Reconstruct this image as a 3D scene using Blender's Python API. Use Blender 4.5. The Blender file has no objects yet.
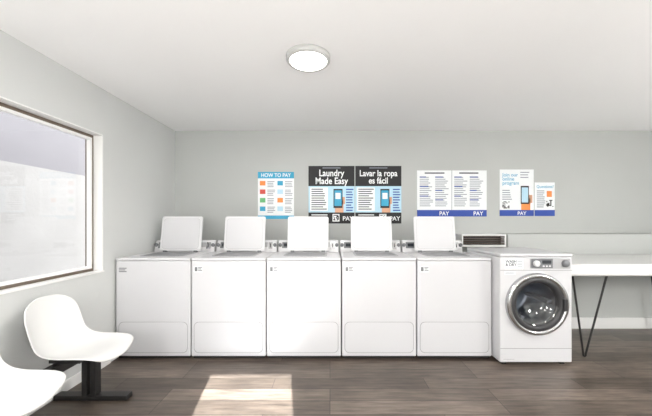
import bpy, bmesh, math, random
from mathutils import Vector, Matrix
random.seed(4)
S = bpy.context.scene
COL = S.collection
S.view_settings.view_transform = 'Standard'

# ---------------- materials ----------------
def mat(name, col, rough=0.5, metal=0.0, bump=0.0, bscale=60, var=0.0, vscale=3, coat=0.0, emis=None, estr=0):
    m = bpy.data.materials.new(name); m.use_nodes = True
    nt = m.node_tree; b = nt.nodes['Principled BSDF']
    b.inputs['Base Color'].default_value = (*col, 1)
    b.inputs['Roughness'].default_value = rough
    b.inputs['Metallic'].default_value = metal
    b.inputs['Coat Weight'].default_value = coat
    tc = nt.nodes.new('ShaderNodeTexCoord')
    if emis:
        b.inputs['Emission Color'].default_value = (*emis, 1)
        b.inputs['Emission Strength'].default_value = estr
    if bump > 0:
        n = nt.nodes.new('ShaderNodeTexNoise'); n.inputs['Scale'].default_value = bscale
        n.inputs['Detail'].default_value = 4
        bp = nt.nodes.new('ShaderNodeBump'); bp.inputs['Strength'].default_value = bump
        bp.inputs['Distance'].default_value = 0.01
        nt.links.new(tc.outputs['Object'], n.inputs['Vector'])
        nt.links.new(n.outputs['Fac'], bp.inputs['Height'])
        nt.links.new(bp.outputs['Normal'], b.inputs['Normal'])
    if var > 0:
        n2 = nt.nodes.new('ShaderNodeTexNoise'); n2.inputs['Scale'].default_value = vscale
        n2.inputs['Detail'].default_value = 5
        mx = nt.nodes.new('ShaderNodeMix'); mx.data_type = 'RGBA'
        mx.inputs[6].default_value = (*[c*(1-var) for c in col], 1)
        mx.inputs[7].default_value = (*[min(1, c*(1+var)) for c in col], 1)
        nt.links.new(tc.outputs['Object'], n2.inputs['Vector'])
        nt.links.new(n2.outputs['Fac'], mx.inputs[0])
        nt.links.new(mx.outputs[2], b.inputs['Base Color'])
    return m

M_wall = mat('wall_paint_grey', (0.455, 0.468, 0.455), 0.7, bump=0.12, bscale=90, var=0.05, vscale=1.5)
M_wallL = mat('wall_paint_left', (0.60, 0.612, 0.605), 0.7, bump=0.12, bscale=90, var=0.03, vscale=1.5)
M_ceil = mat('ceiling_paint', (0.93, 0.93, 0.93), 0.8, bump=0.1, bscale=70, var=0.02, vscale=1.2)
M_trim = mat('trim_white', (0.8, 0.8, 0.79), 0.45, var=0.02)
M_rim = mat('lamp_rim', (0.5, 0.5, 0.49), 0.4, var=0.02)
M_white = mat('enamel_white', (0.60, 0.60, 0.615), 0.28, bump=0.03, bscale=7, var=0.012)
M_plast = mat('plastic_white', (0.64, 0.64, 0.65), 0.35, var=0.01)
M_shell = mat('fiberglass_white', (0.70, 0.70, 0.69), 0.25, var=0.015, vscale=8)
M_seam = mat('seam_grey', (0.26, 0.26, 0.27), 0.5, var=0.02)
M_black = mat('black_plastic', (0.012, 0.012, 0.012), 0.45, var=0.1)
M_blkmetal = mat('black_powder_coat', (0.024, 0.023, 0.023), 0.4, metal=0.3, var=0.1)
M_brown = mat('brown_metal', (0.08, 0.052, 0.038), 0.45, var=0.15, vscale=20)
M_chrome = mat('brushed_steel', (0.5, 0.5, 0.51), 0.22, metal=1.0, var=0.04, vscale=30)
M_drum = mat('drum_steel', (0.45, 0.47, 0.5), 0.35, metal=0.9, var=0.1, vscale=12)
M_gasket = mat('rubber_dark', (0.035, 0.035, 0.037), 0.4, var=0.1)
M_lens = mat('screen_dark', (0.03, 0.034, 0.04), 0.15, var=0.1)
M_grey = mat('panel_grey', (0.15, 0.155, 0.165), 0.35, var=0.03)
M_lgrey = mat('plastic_lightgrey', (0.40, 0.40, 0.41), 0.4, var=0.03)
M_paper = mat('paper_white', (0.82, 0.84, 0.85), 0.6, var=0.01)
M_ink = mat('ink_dark', (0.07, 0.08, 0.10), 0.6, var=0.05)
M_inkg = mat('ink_grey', (0.26, 0.28, 0.32), 0.6, var=0.05)
M_inkblk = mat('ink_black', (0.014, 0.014, 0.016), 0.65, var=0.05)
M_blue = mat('ink_blue', (0.02, 0.06, 0.32), 0.6, var=0.05)
M_cyan = mat('ink_cyan', (0.04, 0.35, 0.55), 0.6, var=0.05)
M_lblue = mat('ink_lightblue', (0.45, 0.66, 0.78), 0.6, var=0.03)
M_orange = mat('ink_orange', (0.8, 0.26, 0.06), 0.6, var=0.05)
M_red = mat('ink_red', (0.6, 0.07, 0.05), 0.6, var=0.05)
M_green = mat('ink_green', (0.12, 0.42, 0.16), 0.6, var=0.05)
M_skin = mat('ink_skin', (0.66, 0.36, 0.23), 0.6, var=0.05)
M_bronze = mat('window_bronze', (0.19, 0.15, 0.115), 0.4, metal=0.3, var=0.05)
M_ext = mat('stucco_white', (0.62, 0.61, 0.60), 0.9, bump=0.5, bscale=25, var=0.09, vscale=2.5)
M_ext2 = mat('stucco_lavender', (0.42, 0.41, 0.44), 0.9, bump=0.3, bscale=30, var=0.05, vscale=2)
M_conc = mat('concrete', (0.42, 0.41, 0.40), 0.9, bump=0.3, var=0.1)
M_lamp = mat('lamp_diffuser', (0.9, 0.9, 0.88), 0.4, emis=(1, 0.97, 0.92), estr=3)
M_laminate = mat('laminate_white', (0.70, 0.70, 0.69), 0.3, var=0.015)

# glass
M_glass = bpy.data.materials.new('window_glass'); M_glass.use_nodes = True
nt = M_glass.node_tree; nt.nodes.clear()
o = nt.nodes.new('ShaderNodeOutputMaterial'); mx = nt.nodes.new('ShaderNodeMixShader')
t = nt.nodes.new('ShaderNodeBsdfTransparent'); g = nt.nodes.new('ShaderNodeBsdfGlossy')
g.inputs['Roughness'].default_value = 0.02; mx.inputs[0].default_value = 0.05
t.inputs[0].default_value = (0.95, 0.96, 0.97, 1)
nt.links.new(t.outputs[0], mx.inputs[1]); nt.links.new(g.outputs[0], mx.inputs[2]); nt.links.new(mx.outputs[0], o.inputs[0])
M_dglass = M_glass.copy(); M_dglass.name = 'door_glass_tinted'
for n in M_dglass.node_tree.nodes:
    if n.type == 'BSDF_TRANSPARENT': n.inputs[0].default_value = (0.5, 0.52, 0.55, 1)
    if n.type == 'MIX_SHADER': n.inputs[0].default_value = 0.10

# floor planks
M_floor = bpy.data.materials.new('vinyl_planks'); M_floor.use_nodes = True
nt = M_floor.node_tree; b = nt.nodes['Principled BSDF']; L = nt.links
tc = nt.nodes.new('ShaderNodeTexCoord')
br = nt.nodes.new('ShaderNodeTexBrick')
br.offset = 0.37; br.offset_frequency = 3
br.inputs['Color1'].default_value = (0.066, 0.052, 0.042, 1)
br.inputs['Color2'].default_value = (0.142, 0.115, 0.096, 1)
br.inputs['Mortar'].default_value = (0.018, 0.014, 0.011, 1)
br.inputs['Scale'].default_value = 1
br.inputs['Mortar Size'].default_value = 0.0024
br.inputs['Bias'].default_value = 0.0
br.inputs['Brick Width'].default_value = 1.22
br.inputs['Row Height'].default_value = 0.155
mp = nt.nodes.new('ShaderNodeMapping'); mp.inputs['Scale'].default_value = (1.6, 16, 1)
nz = nt.nodes.new('ShaderNodeTexNoise'); nz.inputs['Scale'].default_value = 2.2; nz.inputs['Detail'].default_value = 8; nz.inputs['Roughness'].default_value = 0.65
nz2 = nt.nodes.new('ShaderNodeTexNoise'); nz2.inputs['Scale'].default_value = 2.5; nz2.inputs['Detail'].default_value = 4
cr = nt.nodes.new('ShaderNodeValToRGB')
cr.color_ramp.elements[0].position = 0.3; cr.color_ramp.elements[0].color = (0.50, 0.49, 0.48, 1)
cr.color_ramp.elements[1].position = 0.72; cr.color_ramp.elements[1].color = (1.6, 1.58, 1.54, 1)
mm = nt.nodes.new('ShaderNodeMix'); mm.data_type = 'RGBA'; mm.blend_type = 'MULTIPLY'; mm.inputs[0].default_value = 1
cr2 = nt.nodes.new('ShaderNodeValToRGB')
cr2.color_ramp.elements[0].position = 0.3; cr2.color_ramp.elements[0].color = (0.75, 0.74, 0.73, 1)
cr2.color_ramp.elements[1].position = 0.7; cr2.color_ramp.elements[1].color = (1.2, 1.2, 1.2, 1)
mm2 = nt.nodes.new('ShaderNodeMix'); mm2.data_type = 'RGBA'; mm2.blend_type = 'MULTIPLY'; mm2.inputs[0].default_value = 1
L.new(tc.outputs['Object'], br.inputs['Vector']); L.new(tc.outputs['Object'], mp.inputs['Vector'])
L.new(mp.outputs[0], nz.inputs['Vector']); L.new(tc.outputs['Object'], nz2.inputs['Vector'])
L.new(nz.outputs['Fac'], cr.inputs[0]); L.new(nz2.outputs['Fac'], cr2.inputs[0])
L.new(br.outputs['Color'], mm.inputs[6]); L.new(cr.outputs[0], mm.inputs[7])
L.new(mm.outputs[2], mm2.inputs[6]); L.new(cr2.outputs[0], mm2.inputs[7])
L.new(mm2.outputs[2], b.inputs['Base Color'])
b.inputs['Roughness'].default_value = 0.38
bp = nt.nodes.new('ShaderNodeBump'); bp.inputs['Strength'].default_value = 0.15; bp.inputs['Distance'].default_value = 0.003
L.new(nz.outputs['Fac'], bp.inputs['Height']); L.new(bp.outputs['Normal'], b.inputs['Normal'])

# ---------------- helpers ----------------
def link(name, me, m, parent=None, loc=(0, 0, 0), smooth=False):
    ob = bpy.data.objects.new(name, me); COL.objects.link(ob)
    if m: me.materials.append(m)
    ob.location = loc
    if parent: ob.parent = parent
    if smooth:
        for p in me.polygons: p.use_smooth = True
    return ob

def add_box(bm, a, c):
    x0, y0, z0 = a; x1, y1, z1 = c
    v = [bm.verts.new(p) for p in [(x0,y0,z0),(x1,y0,z0),(x1,y1,z0),(x0,y1,z0),(x0,y0,z1),(x1,y0,z1),(x1,y1,z1),(x0,y1,z1)]]
    for f in [(0,3,2,1),(4,5,6,7),(0,1,5,4),(1,2,6,5),(2,3,7,6),(3,0,4,7)]:
        bm.faces.new([v[i] for i in f])

def boxes(name, lst, m, parent=None, bevel=0, seg=3, smooth=None):
    bm = bmesh.new()
    for a, c in lst: add_box(bm, a, c)
    if bevel: bmesh.ops.bevel(bm, geom=bm.edges[:], offset=bevel, segments=seg, affect='EDGES', profile=0.5)
    me = bpy.data.meshes.new(name); bm.to_mesh(me); bm.free()
    ob = link(name, me, m, parent)
    if bevel:
        for p in me.polygons: p.use_smooth = True
        md = ob.modifiers.new('wn', 'WEIGHTED_NORMAL'); md.keep_sharp = True
    return ob

def lathe_y(name, prof, m, parent=None, loc=(0,0,0), n=64):
    """prof list of (r, y); revolve about Y"""
    bm = bmesh.new(); rings = []
    for r, y in prof:
        if r < 1e-6: rings.append([bm.verts.new((0, y, 0))])
        else: rings.append([bm.verts.new((r*math.cos(2*math.pi*i/n), y, r*math.sin(2*math.pi*i/n))) for i in range(n)])
    for A, B in zip(rings, rings[1:]):
        for i in range(n):
            j = (i+1) % n
            if len(A) == 1: bm.faces.new([A[0], B[i], B[j]])
            elif len(B) == 1: bm.faces.new([A[i], A[j], B[0]])
            else: bm.faces.new([A[i], A[j], B[j], B[i]])
    bmesh.ops.recalc_face_normals(bm, faces=bm.faces[:])
    me = bpy.data.meshes.new(name); bm.to_mesh(me); bm.free()
    return link(name, me, m, parent, loc, True)

def rrect(w, h, r, n=6):
    pts = []
    for cx, cy, a0 in [(w/2-r, h/2-r, 0), (-w/2+r, h/2-r, 90), (-w/2+r, -h/2+r, 180), (w/2-r, -h/2+r, 270)]:
        for i in range(n+1):
            a = math.radians(a0 + 90*i/n); pts.append((cx+r*math.cos(a), cy+r*math.sin(a)))
    return pts

def plate(name, w, h, r, t, m, parent=None, loc=(0,0,0), rot=None, bevel=0.0):
    """rounded plate in XZ plane, thickness t along +Y, centred"""
    bm = bmesh.new()
    vs = [bm.verts.new((x, 0, z)) for x, z in rrect(w, h, r)]
    f = bm.faces.new(vs)
    ex = bmesh.ops.extrude_face_region(bm, geom=[f])
    for v in ex['geom']:
        if isinstance(v, bmesh.types.BMVert): v.co.y += t
    bmesh.ops.recalc_face_normals(bm, faces=bm.faces[:])
    if bevel:
        es = [e for e in bm.edges if abs(e.verts[0].co.y-e.verts[1].co.y) < 1e-6]
        bmesh.ops.bevel(bm, geom=es, offset=bevel, segments=2, affect='EDGES')
    me = bpy.data.meshes.new(name); bm.to_mesh(me); bm.free()
    ob = link(name, me, m, parent, loc)
    if rot: ob.rotation_euler = rot
    return ob

def tube(name, pts, rad, m, parent=None, bez=False):
    cu = bpy.data.curves.new(name, 'CURVE'); cu.dimensions = '3D'; cu.bevel_depth = rad; cu.bevel_resolution = 4
    sp = cu.splines.new('POLY'); sp.points.add(len(pts)-1)
    for p, q in zip(sp.points, pts): p.co = (*q, 1)
    cu.use_fill_caps = True
    ob = bpy.data.objects.new(name+'_c', cu); COL.objects.link(ob)
    dg = bpy.context.evaluated_depsgraph_get(); dg.update()
    me = bpy.data.meshes.new_from_object(ob.evaluated_get(dg)); me.name = name
    bpy.data.objects.remove(ob)
    me.materials.clear()
    return link(name, me, m, parent, smooth=True)

def empty(name, loc):
    e = bpy.data.objects.new(name, None); COL.objects.link(e); e.location = loc; e.empty_display_size = 0.1
    return e

def text(name, s, size, m, parent, loc, align='LEFT', bold=0.0, sx=1.0):
    cu = bpy.data.curves.new(name, 'FONT'); cu.body = s; cu.size = size; cu.align_x = align
    cu.offset = bold; cu.space_line = 0.85
    ob = bpy.data.objects.new(name+'_c', cu); COL.objects.link(ob)
    dg = bpy.context.evaluated_depsgraph_get(); dg.update()
    me = bpy.data.meshes.new_from_object(ob.evaluated_get(dg)); me.name = name
    bpy.data.objects.remove(ob); me.materials.clear()
    o2 = link(name, me, m, parent, loc); o2.rotation_euler = (math.pi/2, 0, 0); o2.scale = (sx, 1, 1)
    return o2

# ---------------- room ----------------
XL, XR, YB, YF, H = -2.02, 4.6, 3.91, -2.2, 2.473
T = 0.15
boxes('floor', [((XL-T, YF-T, -0.1), (XR+T, YB+T, 0))], M_floor)
boxes('ceiling', [((XL-T, YF-T, H), (XR+T, YB+T, H+0.12))], M_ceil)
boxes('wall_back', [((XL-T, YB, 0), (XR+T, YB+T, H))], M_wall)
boxes('wall_right', [((XR, YF, 0), (XR+T, YB, H))], M_wallL)
wy0, wy1, wz0, wz1 = 0.55, 2.67, 0.85, 2.065
boxes('wall_left', [((XL-T, YF, 0), (XL, wy0, H)), ((XL-T, wy1, 0), (XL, YB, H)),
                    ((XL-T, wy0, 0), (XL, wy1, wz0)), ((XL-T, wy0, wz1), (XL, wy1, H))], M_wallL)
dx0, dx1, dz = -0.25, 0.45, 2.05
boxes('wall_front', [((XL-T, YF-T, 0), (dx0, YF, H)), ((dx1, YF-T, 0), (XR+T, YF, H)), ((dx0, YF-T, dz), (dx1, YF, H))], M_wallL)
boxes('trim_door', [((dx0-0.07, YF, 0), (dx0-0.001, YF+0.02, dz+0.07)), ((dx1+0.001, YF, 0), (dx1+0.07, YF+0.02, dz+0.07)), ((dx0-0.001, YF, dz+0.001), (dx1+0.001, YF+0.02, dz+0.07))], M_trim)
boxes('wall_knee', [((2.16, 3.64, 0), (XR, YB, 1.14))], M_wall, bevel=0.004)
boxes('baseboard_back', [((2.165, 3.622, 0), (XR, 3.64, 0.13))], M_trim, bevel=0.003)
boxes('baseboard_left', [((XL, YF, 0), (XL+0.014, 2.75, 0.085))], M_trim, bevel=0.003)
# window
win = empty('window_1', (XL-0.1, (wy0+wy1)/2, (wz0+wz1)/2))
hw, hh = (wy1-wy0)/2, (wz1-wz0)/2
fw = 0.035
boxes('frame', [((-0.03, -hw, -hh), (0.02, hw, -hh+fw)), ((-0.03, -hw, hh-fw), (0.02, hw, hh)),
                ((-0.03, -hw, -hh+fw), (0.02, -hw+fw, hh-fw)), ((-0.03, hw-fw, -hh+fw), (0.02, hw, hh-fw)),
                ((-0.03, -0.30, -hh+fw), (0.02, -0.26, hh-fw))], M_bronze, win)
boxes('sash', [((0.0, hw-fw-0.022, -hh+fw), (0.03, hw-fw, hh-fw)), ((0.0, -0.26, -hh+fw), (0.03, hw-fw-0.022, -hh+fw+0.022)), ((0.0, -0.26, hh-fw-0.022), (0.03, hw-fw-0.022, hh-fw))], M_trim, win)
boxes('glass_pane', [((-0.008, -hw+fw, -hh+fw), (-0.004, hw-fw, hh-fw))], M_glass, win)
boxes('trim_window', [((XL-0.07, wy0, wz0), (XL+0.012, wy1, wz0+0.012)), ((XL-0.079, wy0, wz1-0.008), (XL+0.001, wy1, wz1+0.001)), ((XL-0.079, wy1-0.008, wz0+0.012), (XL+0.001, wy1+0.001, wz1-0.008))], M_trim)
# outside
boxes('ground_outside', [((-9, -14, -0.25), (XL-T-0.001, 8, -0.12)), ((XL-T, -14, -0.25), (9, YF-T-0.01, -0.12))], M_conc)
boxes('garden_wall', [((-3.9, -2.9, -0.12), (-3.7, 7.5, 1.98))], M_ext)
boxes('wall_neighbour_building', [((-6.6, -2.9, -0.12), (-5.6, 7.5, 4.2))], M_ext2)
boxes('alley_sun_blocker', [((-6.6, -4.5, -0.12), (-2.2, -3.0, 8.8))], M_ext)  # unseen block added to keep direct sun off the walls outside the window

# ---------------- ceiling light and added fill lamps ----------------
def ceiling_light(x, y, r=0.157):
    e = empty('ceiling_light', (x, y, H))
    def lz(name, prof, m):
        ob = lathe_y(name, prof, m, e); ob.rotation_euler = (math.pi/2, 0, 0); return ob
    lz('rim', [(r-0.012, 0.0), (r, -0.002), (r, -0.03), (r-0.008, -0.038), (r-0.022, -0.038), (r-0.022, -0.03)], M_rim)
    lz('diffuser', [(r-0.022, -0.030), (r-0.03, -0.042), (r-0.06, -0.052), (r*0.3, -0.058), (0, -0.059)], M_lamp)
    ld = bpy.data.lights.new('bulb', 'AREA'); ld.shape = 'DISK'; ld.size = 2*r; ld.energy = LP; ld.color = (1, 0.97, 0.93)
    lo = bpy.data.objects.new('bulb', ld); COL.objects.link(lo); lo.parent = e; lo.location = (0, 0, -0.07)
    return e
LP = 20
ceiling_light(-0.155, 2.14)
LP = 20
ceiling_light(2.4, 0.2); ceiling_light(-0.3, -0.6)  # two out-of-view fixtures added to even out the room light
mg = M_lamp.copy(); mg.name = 'fill_globe_glow'  # strong glow for the added fill globes
mg.node_tree.nodes['Principled BSDF'].inputs['Emission Strength'].default_value = 96
mg.node_tree.nodes['Principled BSDF'].inputs['Emission Color'].default_value = (1, 0.985, 0.96, 1)
for (x, y, z) in [(-1.0, -0.7, 1.5), (1.2, -0.7, 1.5), (3.7, 0.7, 1.5)]:  # hanging globes added out of view as fill light
    e = empty('fill_globe_lamp', (x, y, H))
    tube('fill_globe_cord', [(0, 0, 0), (0, 0, z-H+0.15)], 0.006, M_black, e)
    lathe_y('fill_globe', [(0.0, -0.17)]+[(0.17*math.sin(math.pi*i/16), -0.17*math.cos(math.pi*i/16)) for i in range(1, 16)]+[(0, 0.17)], mg, e, (0, 0, z-H))

# ---------------- top load washers ----------------
WW, WH, WD = 0.695, 0.955, 0.70
def washer(cx, yf, idx):
    e = empty('top_load_washing_machine', (cx, yf, 0))
    w = WW/2
    boxes('cabinet', [((-w, 0, 0.035), (w, WD, WH-0.028))], M_white, e, bevel=0.008)
    boxes('top_deck', [((-w, -0.004, WH-0.027), (w, 0.56, WH))], M_white, e, bevel=0.011, seg=4)
    boxes('toe_kick', [((-w+0.012, 0.02, 0.012), (w-0.012, WD-0.02, 0.036))], M_black, e)
    boxes('feet', [((sx*(w-0.07)-0.02, yy, 0.0), (sx*(w-0.07)+0.02, yy+0.04, 0.013)) for sx in (-1, 1) for yy in (0.06, WD-0.12)], M_black, e)
    plate('panel_seam', WW-0.05, 0.29, 0.045, 0.004, M_seam, e, (0, -0.0012, 0.212))
    plate('access_panel', WW-0.058, 0.282, 0.042, 0.006, M_white, e, (0, -0.0035, 0.212), bevel=0.002)
    plate('tub_opening', 0.43, 0.36, 0.05, 0.004, M_lgrey, e, (0, 0.29, WH+0.002), rot=(math.pi/2, 0, 0))
    plate('tub_well', 0.39, 0.32, 0.05, 0.003, M_grey, e, (0, 0.29, WH+0.004), rot=(math.pi/2, 0, 0))
    lid = empty('lid_hinge', (0, 0.52, WH+0.005)); lid.parent = e
    lid.rotation_euler = (-math.radians(9), 0, random.uniform(-.02, .02))
    plate('lid', 0.455, 0.385, 0.022, 0.022, M_plast, lid, (0, -0.022, 0.20), bevel=0.006)
    plate('lid_seam', 0.405, 0.335, 0.03, 0.003, M_lgrey, lid, (0, -0.0235, 0.20))
    plate('lid_inner_panel', 0.40, 0.33, 0.03, 0.003, M_white, lid, (0, -0.0250, 0.20), bevel=0.001)
    boxes('lid_hinges', [((-0.19, -0.02, -0.008), (-0.15, 0.004, 0.012)), ((0.15, -0.02, -0.008), (0.19, 0.004, 0.012))], M_grey, lid)
    bm = bmesh.new()
    prof = [(0.60, WH-0.03), (0.60, WH+0.02), (0.635, WH+0.118), (0.66, WH+0.125), (0.70, WH+0.12), (0.70, WH-0.03)]
    A = [bm.verts.new((-w+0.006, y, z)) for y, z in prof]; B = [bm.verts.new((w-0.006, y, z)) for y, z in prof]
    bm.faces.new(A); bm.faces.new(B[::-1])
    for i in range(len(prof)):
        j = (i+1) % len(prof); bm.faces.new([A[i], B[i], B[j], A[j]])
    bmesh.ops.recalc_face_normals(bm, faces=bm.faces[:])
    bmesh.ops.bevel(bm, geom=bm.edges[:], offset=0.006, segments=2, affect='EDGES')
    me = bpy.data.meshes.new('console'); bm.to_mesh(me); bm.free(); link('console', me, M_plast, e)
    rot = -math.atan2(0.035, 0.098)
    def on_console(name, x, z, ww, hh, m, t=0.004, r=0.004):
        y = 0.60+(z-0.02)*0.357
        return plate(name, ww, hh, r, t, m, e, (x, y-t*0.8, WH+z), rot=(rot, 0, 0))
    on_console('display_panel', -0.22, 0.07, 0.16, 0.07, M_grey)
    on_console('display_screen', -0.245, 0.072, 0.07, 0.036, M_lens, t=0.007)
    on_console('cycle_label', 0.17, 0.075, 0.14, 0.055, M_lgrey)
    on_console('coin_slot_plate', 0.272, 0.068, 0.045, 0.075, M_chrome, t=0.012)
    on_console('coin_slot', 0.272, 0.068, 0.008, 0.045, M_black, t=0.015, r=0.002)
    for kx in (0.322, -0.322):
        k = lathe_y('knob', [(0.02, 0), (0.02, -0.016), (0.016, -0.02), (0, -0.02)], M_grey, e, (kx, 0.617, WH+0.07), 24)
        k.rotation_euler = (rot, 0, 0)
    boxes('deck_trim', [((-w+0.01, 0.562, WH-0.03), (w-0.01, 0.599, WH-0.006))], M_lgrey, e)
    if idx > 0:
        plate('sticker', 0.085, 0.055, 0.006, 0.001, M_paper, e, (-w+0.065, -0.0015, WH-0.105))
        plate('sticker_logo', 0.026, 0.040, 0.004, 0.001, M_grey, e, (-w+0.045, -0.0025, WH-0.105))
        boxes('sticker_text', [((-w+0.064, -0.003, WH-0.092-0.014*i), (-w+0.104-0.008*(i % 2), -0.0022, WH-0.084-0.014*i)) for i in range(3)], M_grey, e)
    else:
        boxes('sticker_text', [((-w+0.03, -0.003, WH-0.1-0.016*i), (-w+0.10-0.012*(i % 2), -0.0008, WH-0.092-0.016*i)) for i in range(3)], M_grey, e)
    return e
pitch = 0.7045
for i in range(5):
    washer(-2.006+pitch*(i+0.5), 2.805, i)

# ---------------- front loader ----------------
def front_loader():
    w = 0.325; h = 1.008; d = 0.65
    e = empty('front_load_washing_machine', (1.848, 2.69, 0))
    cz = 0.558
    body = boxes('cabinet', [((-w, 0, 0.03), (w, d, h-0.03))], M_white, e, bevel=0.012)
    body.modifiers.clear()
    cut = lathe_y('cut', [(0, -0.1), (0.2, -0.1), (0.2, 0.42), (0, 0.42)], None, e, (0, 0, cz))
    md = body.modifiers.new('b', 'BOOLEAN'); md.object = cut; md.operation = 'DIFFERENCE'; md.solver = 'EXACT'
    dg = bpy.context.evaluated_depsgraph_get(); dg.update()
    me = bpy.data.meshes.new_from_object(body.evaluated_get(dg)); body.modifiers.clear(); body.data = me
    bpy.data.objects.remove(cut)
    body.modifiers.new('wn', 'WEIGHTED_NORMAL')
    boxes('top_cover', [((-w-0.002, -0.006, h-0.029), (w+0.002, d, h))], M_white, e, bevel=0.01, seg=4)
    boxes('feet', [((sx*(w-0.06)-0.02, yy, 0), (sx*(w-0.06)+0.02, yy+0.04, 0.031)) for sx in (-1, 1) for yy in (0.04, d-0.09)], M_black, e)
    lathe_y('drum', [(0.197, 0.02), (0.195, 0.40), (0.15, 0.412), (0.05, 0.405), (0, 0.40)], M_drum, e, (0, 0, cz))
    for k in range(3):
        a = math.radians(90+120*k)
        f = boxes('drum_paddle', [((-0.02, 0.06, 0.145), (0.02, 0.38, 0.194))], M_lgrey, e, bevel=0.012)
        f.location = (0, 0, cz); f.rotation_euler = (0, a, 0)
    lathe_y('door_ring', [(0.278, 0.0), (0.278, -0.022), (0.272, -0.034), (0.262, -0.040), (0.250, -0.041), (0.240, -0.036), (0.236, -0.028)], M_chrome, e, (0, 0, cz), 96)
    lathe_y('door_bezel', [(0.237, -0.030), (0.225, -0.036), (0.205, -0.034), (0.192, -0.022), (0.188, -0.004), (0.196, 0.03)], M_gasket, e, (0, 0, cz), 96)
    lathe_y('door_glass', [(0.190, -0.016), (0.17, -0.008), (0.14, 0.03), (0.09, 0.065), (0, 0.08)], M_dglass, e, (0, 0, cz), 64)
    boxes('door_handle', [((0.212, -0.056, cz-0.055), (0.246, -0.03, cz+0.055))], M_gasket, e, bevel=0.008)
    boxes('panel_line', [((-w+0.004, -0.0015, h-0.152), (w-0.004, 0.001, h-0.148))], M_seam, e)
    boxes('kick_line', [((-w+0.004, -0.0015, 0.155), (w-0.004, 0.001, 0.159))], M_seam, e)
    plate('control_panel', 0.36, 0.095, 0.012, 0.006, M_lgrey, e, (0.125, -0.005, h-0.088), bevel=0.002)
    plate('display', 0.19, 0.085, 0.006, 0.004, M_grey, e, (0.05, -0.008, h-0.088))
    plate('display_screen', 0.08, 0.03, 0.004, 0.004, M_lens, e, (0.09, -0.010, h-0.075))
    lathe_y('dial', [(0.028, 0.0), (0.028, -0.018), (0.022, -0.024), (0, -0.024)], M_plast, e, (-0.005, -0.006, h-0.088), 32)
    lathe_y('selector_dial', [(0.033, 0.0), (0.033, -0.016), (0.026, -0.022), (0, -0.022)], M_grey, e, (0.255, -0.006, h-0.088), 32)
    for k in range(3):
        plate('button', 0.018, 0.014, 0.005, 0.005, M_plast, e, (0.062+k*0.028, -0.009, h-0.112))
    plate('info_sticker', 0.17, 0.10, 0.006, 0.001, M_paper, e, (-0.2, -0.0015, h-0.090))
    text('info_text', 'WASH\n& DRY', 0.034, M_ink, e, (-0.275, -0.003, h-0.082), bold=0.0008)
    boxes('info_lines', [((-0.2+0.03, -0.0028, h-0.06-0.014*i), (-0.2+0.075, -0.002, h-0.055-0.014*i)) for i in range(5)], M_inkg, e)
    plate('brand_label', 0.10, 0.03, 0.003, 0.001, M_paper, e, (-0.235, -0.0015, h-0.175))
    boxes('brand_label_text', [((-0.28, -0.0035, h-0.178), (-0.2, -0.0026, h-0.170))], M_inkg, e)
    boxes('filter_cap', [((-w+0.03, -0.002, 0.06), (-w+0.13, 0.001, 0.062))], M_seam, e)
front_loader()

# ---------------- louver behind machines ----------------
lv = empty('wall_vent', (1.90, YB, 1.06))
boxes('vent_frame', [((-0.29, -0.25, -0.075), (0.25, -0.02, -0.055)), ((-0.29, -0.25, 0.06), (0.25, 0.0, 0.075)), ((-0.29, -0.25, -0.055), (-0.275, 0.0, 0.06)), ((0.235, -0.25, -0.055), (0.25, 0.0, 0.06))], M_trim, lv)
boxes('vent_back', [((-0.275, -0.16, -0.055), (0.235, -0.15, 0.06))], M_black, lv)
boxes('vent_slats', [((-0.275, -0.235, -0.04+0.028*i), (0.235, -0.165, -0.030+0.028*i)) for i in range(4)], M_brown, lv)

# ---------------- folding table ----------------
tb = empty('laundry_folding_table', (2.2, 2.78, 0))
top = boxes('table_top', [((0, 0, 0.785), (2.0, 0.83, 0.90))], M_laminate, tb, bevel=0.022, seg=5)
def hairpin(x, y):
    pts = [(x-0.115, y, 0.786), (x-0.012, y, 0.03)]
    for i in range(7):
        a = math.pi+math.pi*i/6; pts.append((x+0.012*math.cos(a), y, 0.02+0.012*math.sin(a)))
    pts += [(x+0.012, y, 0.03), (x+0.215, y, 0.786)]
    tube('hairpin_leg', pts, 0.009, M_blkmetal, tb)
    boxes('leg_bracket', [((x-0.13, y-0.02, 0.780), (x+0.23, y+0.02, 0.786))], M_blkmetal, tb)
for x, y in [(0.235, 0.09), (0.235, 0.72), (1.65, 0.09), (1.65, 0.72)]: hairpin(x, y)

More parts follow.
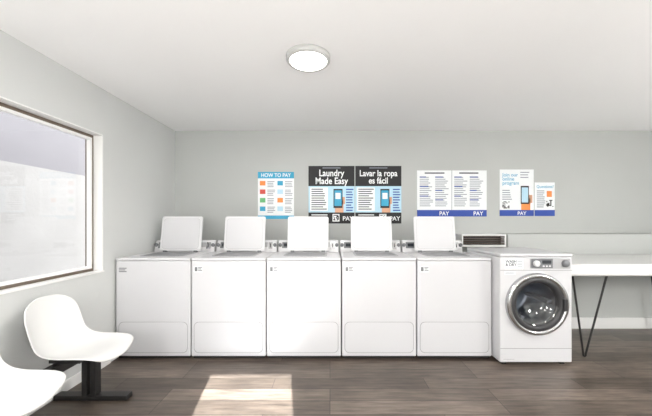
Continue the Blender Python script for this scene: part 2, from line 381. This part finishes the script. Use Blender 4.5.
# ---------------- chairs on a beam ----------------
bench = empty('beam_seating_bench', (-1.75, 1.6, 0))
def shell(cy):
    P = [(0.272, -0.045, 0.10, 0.000, -0.03), (0.268, -0.030, 0.15, 0.003, -0.025), (0.25, -0.010, 0.19, 0.010, -0.01), (0.20, 0.0, 0.218, 0.022, 0), (0.10, -0.010, 0.228, 0.036, 0),
         (0.0, -0.020, 0.226, 0.045, 0.0), (-0.08, -0.015, 0.218, 0.055, 0.01), (-0.145, 0.02, 0.208, 0.05, 0.04), (-0.178, 0.085, 0.202, 0.02, 0.055),
         (-0.195, 0.17, 0.205, 0, 0.052), (-0.208, 0.25, 0.202, 0, 0.04), (-0.218, 0.31, 0.18, -0.01, 0.03), (-0.224, 0.345, 0.135, -0.012, 0.018), (-0.226, 0.357, 0.08, -0.006, 0.01)]
    N = 10
    bm = bmesh.new(); rows = []
    for x, z, hwid, dz_, dx_ in P:
        r = []
        for i in range(N+1):
            u = -1+2*i/N
            k = abs(u)**2.6
            r.append(bm.verts.new((1.05*(x+dx_*k), u*hwid*1.0, z+dz_*k)))
        rows.append(r)
    for A, B in zip(rows, rows[1:]):
        for i in range(N): bm.faces.new([A[i], A[i+1], B[i+1], B[i]])
    bmesh.ops.recalc_face_normals(bm, faces=bm.faces[:])
    me = bpy.data.meshes.new('seat_shell'); bm.to_mesh(me); bm.free()
    ob = link('seat_shell', me, M_shell, bench, (0.038, cy-1.6, 0.430), True)
    s = ob.modifiers.new('sol', 'SOLIDIFY'); s.thickness = 0.010; s.offset = 0
    ss = ob.modifiers.new('sub', 'SUBSURF'); ss.levels = 2; ss.render_levels = 2
    boxes('seat_bracket', [((-0.06, cy-1.6-0.12, 0.382), (0.14, cy-1.6-0.09, 0.402)), ((-0.06, cy-1.6+0.09, 0.382), (0.14, cy-1.6+0.12, 0.402))], M_blkmetal, bench)
for cy in (2.05, 1.48, 0.91): shell(cy)
boxes('beam', [((-0.03, -0.85, 0.325), (0.03, 0.64, 0.382))], M_blkmetal, bench, bevel=0.004)
for fy in (0.60, -0.65):
    boxes('pedestal_posts', [((-0.05, fy-0.03, 0.03), (-0.012, fy+0.03, 0.335)), ((0.012, fy-0.03, 0.03), (0.05, fy+0.03, 0.335))], M_blkmetal, bench, bevel=0.004)
    boxes('pedestal_foot', [((-0.25, fy-0.035, 0.0), (0.28, fy+0.035, 0.035))], M_blkmetal, bench, bevel=0.006)

# ---------------- posters ----------------
Sc = 76.7
def px(x): return (x-330)/Sc
def pz(y): return 1.3+(221-y)/Sc
class Poster:
    def __init__(s, x0, y0, x1, y1, name='laundry_poster', m=None):
        s.x0, s.y0 = x0, y0
        s.e = empty(name, (px((x0+x1)/2), YB, pz((y0+y1)/2)))
        s.cx, s.cy = (x0+x1)/2, (y0+y1)/2
        s.r('sheet', x0, y0, x1, y1, m or M_paper, 0)
    def r(s, n, x0, y0, x1, y1, m, lay=1):
        y = -0.003-0.0012*lay
        boxes(n, [(((x0-s.cx)/Sc, y, -(y1-s.cy)/Sc), ((x1-s.cx)/Sc, -0.001, -(y0-s.cy)/Sc))], m, s.e)
    def lines(s, x0, x1, ys, h, m, lay=2, jit=0.3):
        y = -0.003-0.0012*lay; L_ = []
        for yy in ys:
            xe = x1-(x1-x0)*random.uniform(0, jit)
            L_.append((((x0-s.cx)/Sc, y, -(yy+h-s.cy)/Sc), ((xe-s.cx)/Sc, y+0.0008, -(yy-s.cy)/Sc)))
        boxes('text_lines', L_, m, s.e)
    def t(s, body, x, y, size, m, lay=3, bold=0.0, align='LEFT', sx=1.0):
        text('lettering', body, size/Sc, m, s.e, ((x-s.cx)/Sc, -0.003-0.0012*lay, -(y-s.cy)/Sc), align, bold, sx)
    def qr(s, x0, y0, w, m=None):
        n = 7; L_ = []; c = w/n; y = -0.009
        for i in range(n):
            for j in range(n):
                if random.random() < 0.5:
                    L_.append((((x0+i*c-s.cx)/Sc, y, -(y0+j*c+c-s.cy)/Sc), ((x0+i*c+c-s.cx)/Sc, y+0.0008, -(y0+j*c-s.cy)/Sc)))
        boxes('qr_modules', L_, m or M_inkblk, s.e)
def fr(a, b, st):
    o_ = []
    while a < b: o_.append(a); a += st
    return o_
p = Poster(258, 172, 294, 219)
p.r('header', 258, 172, 294, 178.5, M_cyan); p.t('HOW TO PAY', 276, 177, 5.2, M_paper, align='CENTER', bold=0.001, sx=0.9)
p.r('footer', 258, 215.5, 294, 219, M_cyan)
for k, yy in enumerate((181, 189.5, 198, 206.5)):
    for j, xx in enumerate((260, 277.5)):
        p.r('picture', xx, yy, xx+5.5, yy+4.5, [M_orange, M_cyan, M_red, M_lblue, M_green, M_orange, M_cyan, M_lblue][(k*2+j) % 8], 1)
        p.lines(xx+7.5, xx+15.5, fr(yy+0.3, yy+6, 1.7), 0.7, M_inkg)
for x0, hd, tl in ((308.5, 'Laundry\nMade Easy', 0), (355.3, 'Lavar la ropa\nes fácil', 1)):
    x1 = x0+46
    p = Poster(x0, 166, x1, 223.5, m=M_inkblk)
    p.t(hd, (x0+x1)/2, 176.2, 9.2 if not tl else 8.6, M_paper, align='CENTER', bold=0.0022, sx=0.84)
    p.lines(x0+14, x0+32, [167.6], 0.8, M_inkg, jit=0.0)
    p.r('body', x0, 186.2, x1, 212.5, M_lblue)
    p.r('body_card', x0+1.5, 187.5, x0+19.5, 211, M_paper, 2)
    p.lines(x0+3, x0+18.5, fr(188.8, 209, 2.2), 1.0, M_ink, lay=3)
    hx = x0+25
    p.r('hand', hx+1.5, 200, hx+10, 212.5, M_skin, 2)
    p.r('thumb', hx+8, 197, hx+11.5, 204, M_skin, 2)
    p.r('phone', hx, 189, hx+9, 208, M_inkblk, 3)
    p.r('phone_screen', hx+0.9, 190.5, hx+8.1, 206, M_cyan, 4)
    p.r('phone_app', hx+2, 193, hx+7, 199, M_paper, 5)
    p.lines(hx+12.5, hx+20, fr(189, 211, 2.6), 1.1, M_blue, lay=3)
    p.lines(x0+3, x0+20, [214.4, 216.6, 218.8], 1.0, M_paper, lay=3)
    p.r('qr', x0+24, 214, x0+31, 221.5, M_paper, 3); p.qr(x0+24.8, 215, 5.5)
    p.t('PAY', x0+34, 220.5, 6, M_paper, bold=0.001)
p = Poster(417, 170.5, 486.5, 216.5)
p.r('footer', 417, 210, 486.5, 216.5, M_blue); p.r('fold', 451.4, 170.5, 451.9, 210, M_inkg, 1)
for x0 in (419.5, 454):
    p.lines(x0+5, x0+25, [172.5], 1.3, M_ink, jit=0.1)
    p.lines(x0, x0+13.5, fr(177, 207, 1.9), 0.75, M_inkg, jit=0.4)
    p.lines(x0+15.5, x0+29, fr(177, 207, 1.9), 0.75, M_inkg, jit=0.4)
    p.lines(x0, x0+9, [176.6, 186.1, 195.6], 1.0, M_blue, lay=3)
    p.lines(x0+15.5, x0+25, [176.6, 190, 199.4], 1.0, M_blue, lay=3)
p.t('PAY', 439, 215.3, 5.5, M_paper, bold=0.001)
p.t('PAY', 473, 215.3, 5.5, M_paper, bold=0.001)
p = Poster(499.5, 169.5, 533.5, 216)
p.r('footer', 499.5, 210, 533.5, 216, M_blue)
p.t('Join our\nonline\nprogram', 502, 176.5, 4.8, M_cyan, bold=0.0006)
p.lines(502, 512, fr(190, 200, 2.2), 0.9, M_inkg); p.qr(502, 201.5, 7)
p.lines(520, 531, [172, 174.5, 177], 0.9, M_inkg)
p.r('hand', 521, 198, 530, 210, M_orange, 2); p.r('thumb', 528, 195, 532, 203, M_skin, 2)
p.r('phone', 520.5, 186, 528.5, 204, M_inkblk, 3); p.r('phone_screen', 521.3, 187.5, 527.7, 202.5, M_lblue, 4)
p.t('PAY', 517, 215, 5, M_paper, bold=0.001)
p = Poster(534.5, 182.5, 554.5, 216)
p.r('footer', 534.5, 210, 554.5, 216, M_blue)
p.t('Questions?', 536, 188, 3.8, M_cyan, bold=0.0004)
p.lines(536.5, 545, fr(190.5, 207, 2.0), 0.9, M_inkg)
p.r('picture', 546.5, 191, 551.5, 197, M_orange, 1); p.qr(545.8, 200, 7)

# ---------------- light ----------------
SD = Vector((0.16, -1, 0.42)).normalized()
w = bpy.data.worlds.new('sky'); S.world = w; w.use_nodes = True
bg = w.node_tree.nodes['Background']; sk = w.node_tree.nodes.new('ShaderNodeTexSky')
sk.sky_type = 'HOSEK_WILKIE'; sk.turbidity = 4
sk.sun_direction = SD
mixw = w.node_tree.nodes.new('ShaderNodeMix'); mixw.data_type = 'RGBA'; mixw.inputs[0].default_value = 0.6
mixw.inputs[7].default_value = (1.03, 1.0, 0.98, 1)
w.node_tree.links.new(sk.outputs[0], mixw.inputs[6]); w.node_tree.links.new(mixw.outputs[2], bg.inputs['Color'])
bg.inputs['Strength'].default_value = 3.6
sun = bpy.data.lights.new('sun', 'SUN'); sun.energy = 64; sun.angle = 0.005; sun.color = (0.95, 0.98, 1.0)
so = bpy.data.objects.new('sun', sun); COL.objects.link(so)
so.rotation_euler = SD.to_track_quat('Z', 'Y').to_euler()
so.location = (1, -6, 4)

# ---------------- camera ----------------
cd = bpy.data.cameras.new('camera'); cam = bpy.data.objects.new('camera', cd); COL.objects.link(cam)
cam.location = (0, 0, 1.3); cam.rotation_euler = (math.pi/2, 0, 0)
cd.sensor_width = 36; cd.lens = 36*300/652
cd.shift_x = (326-330)/652; cd.shift_y = (221-208)/652
cd.clip_start = 0.05
S.camera = cam
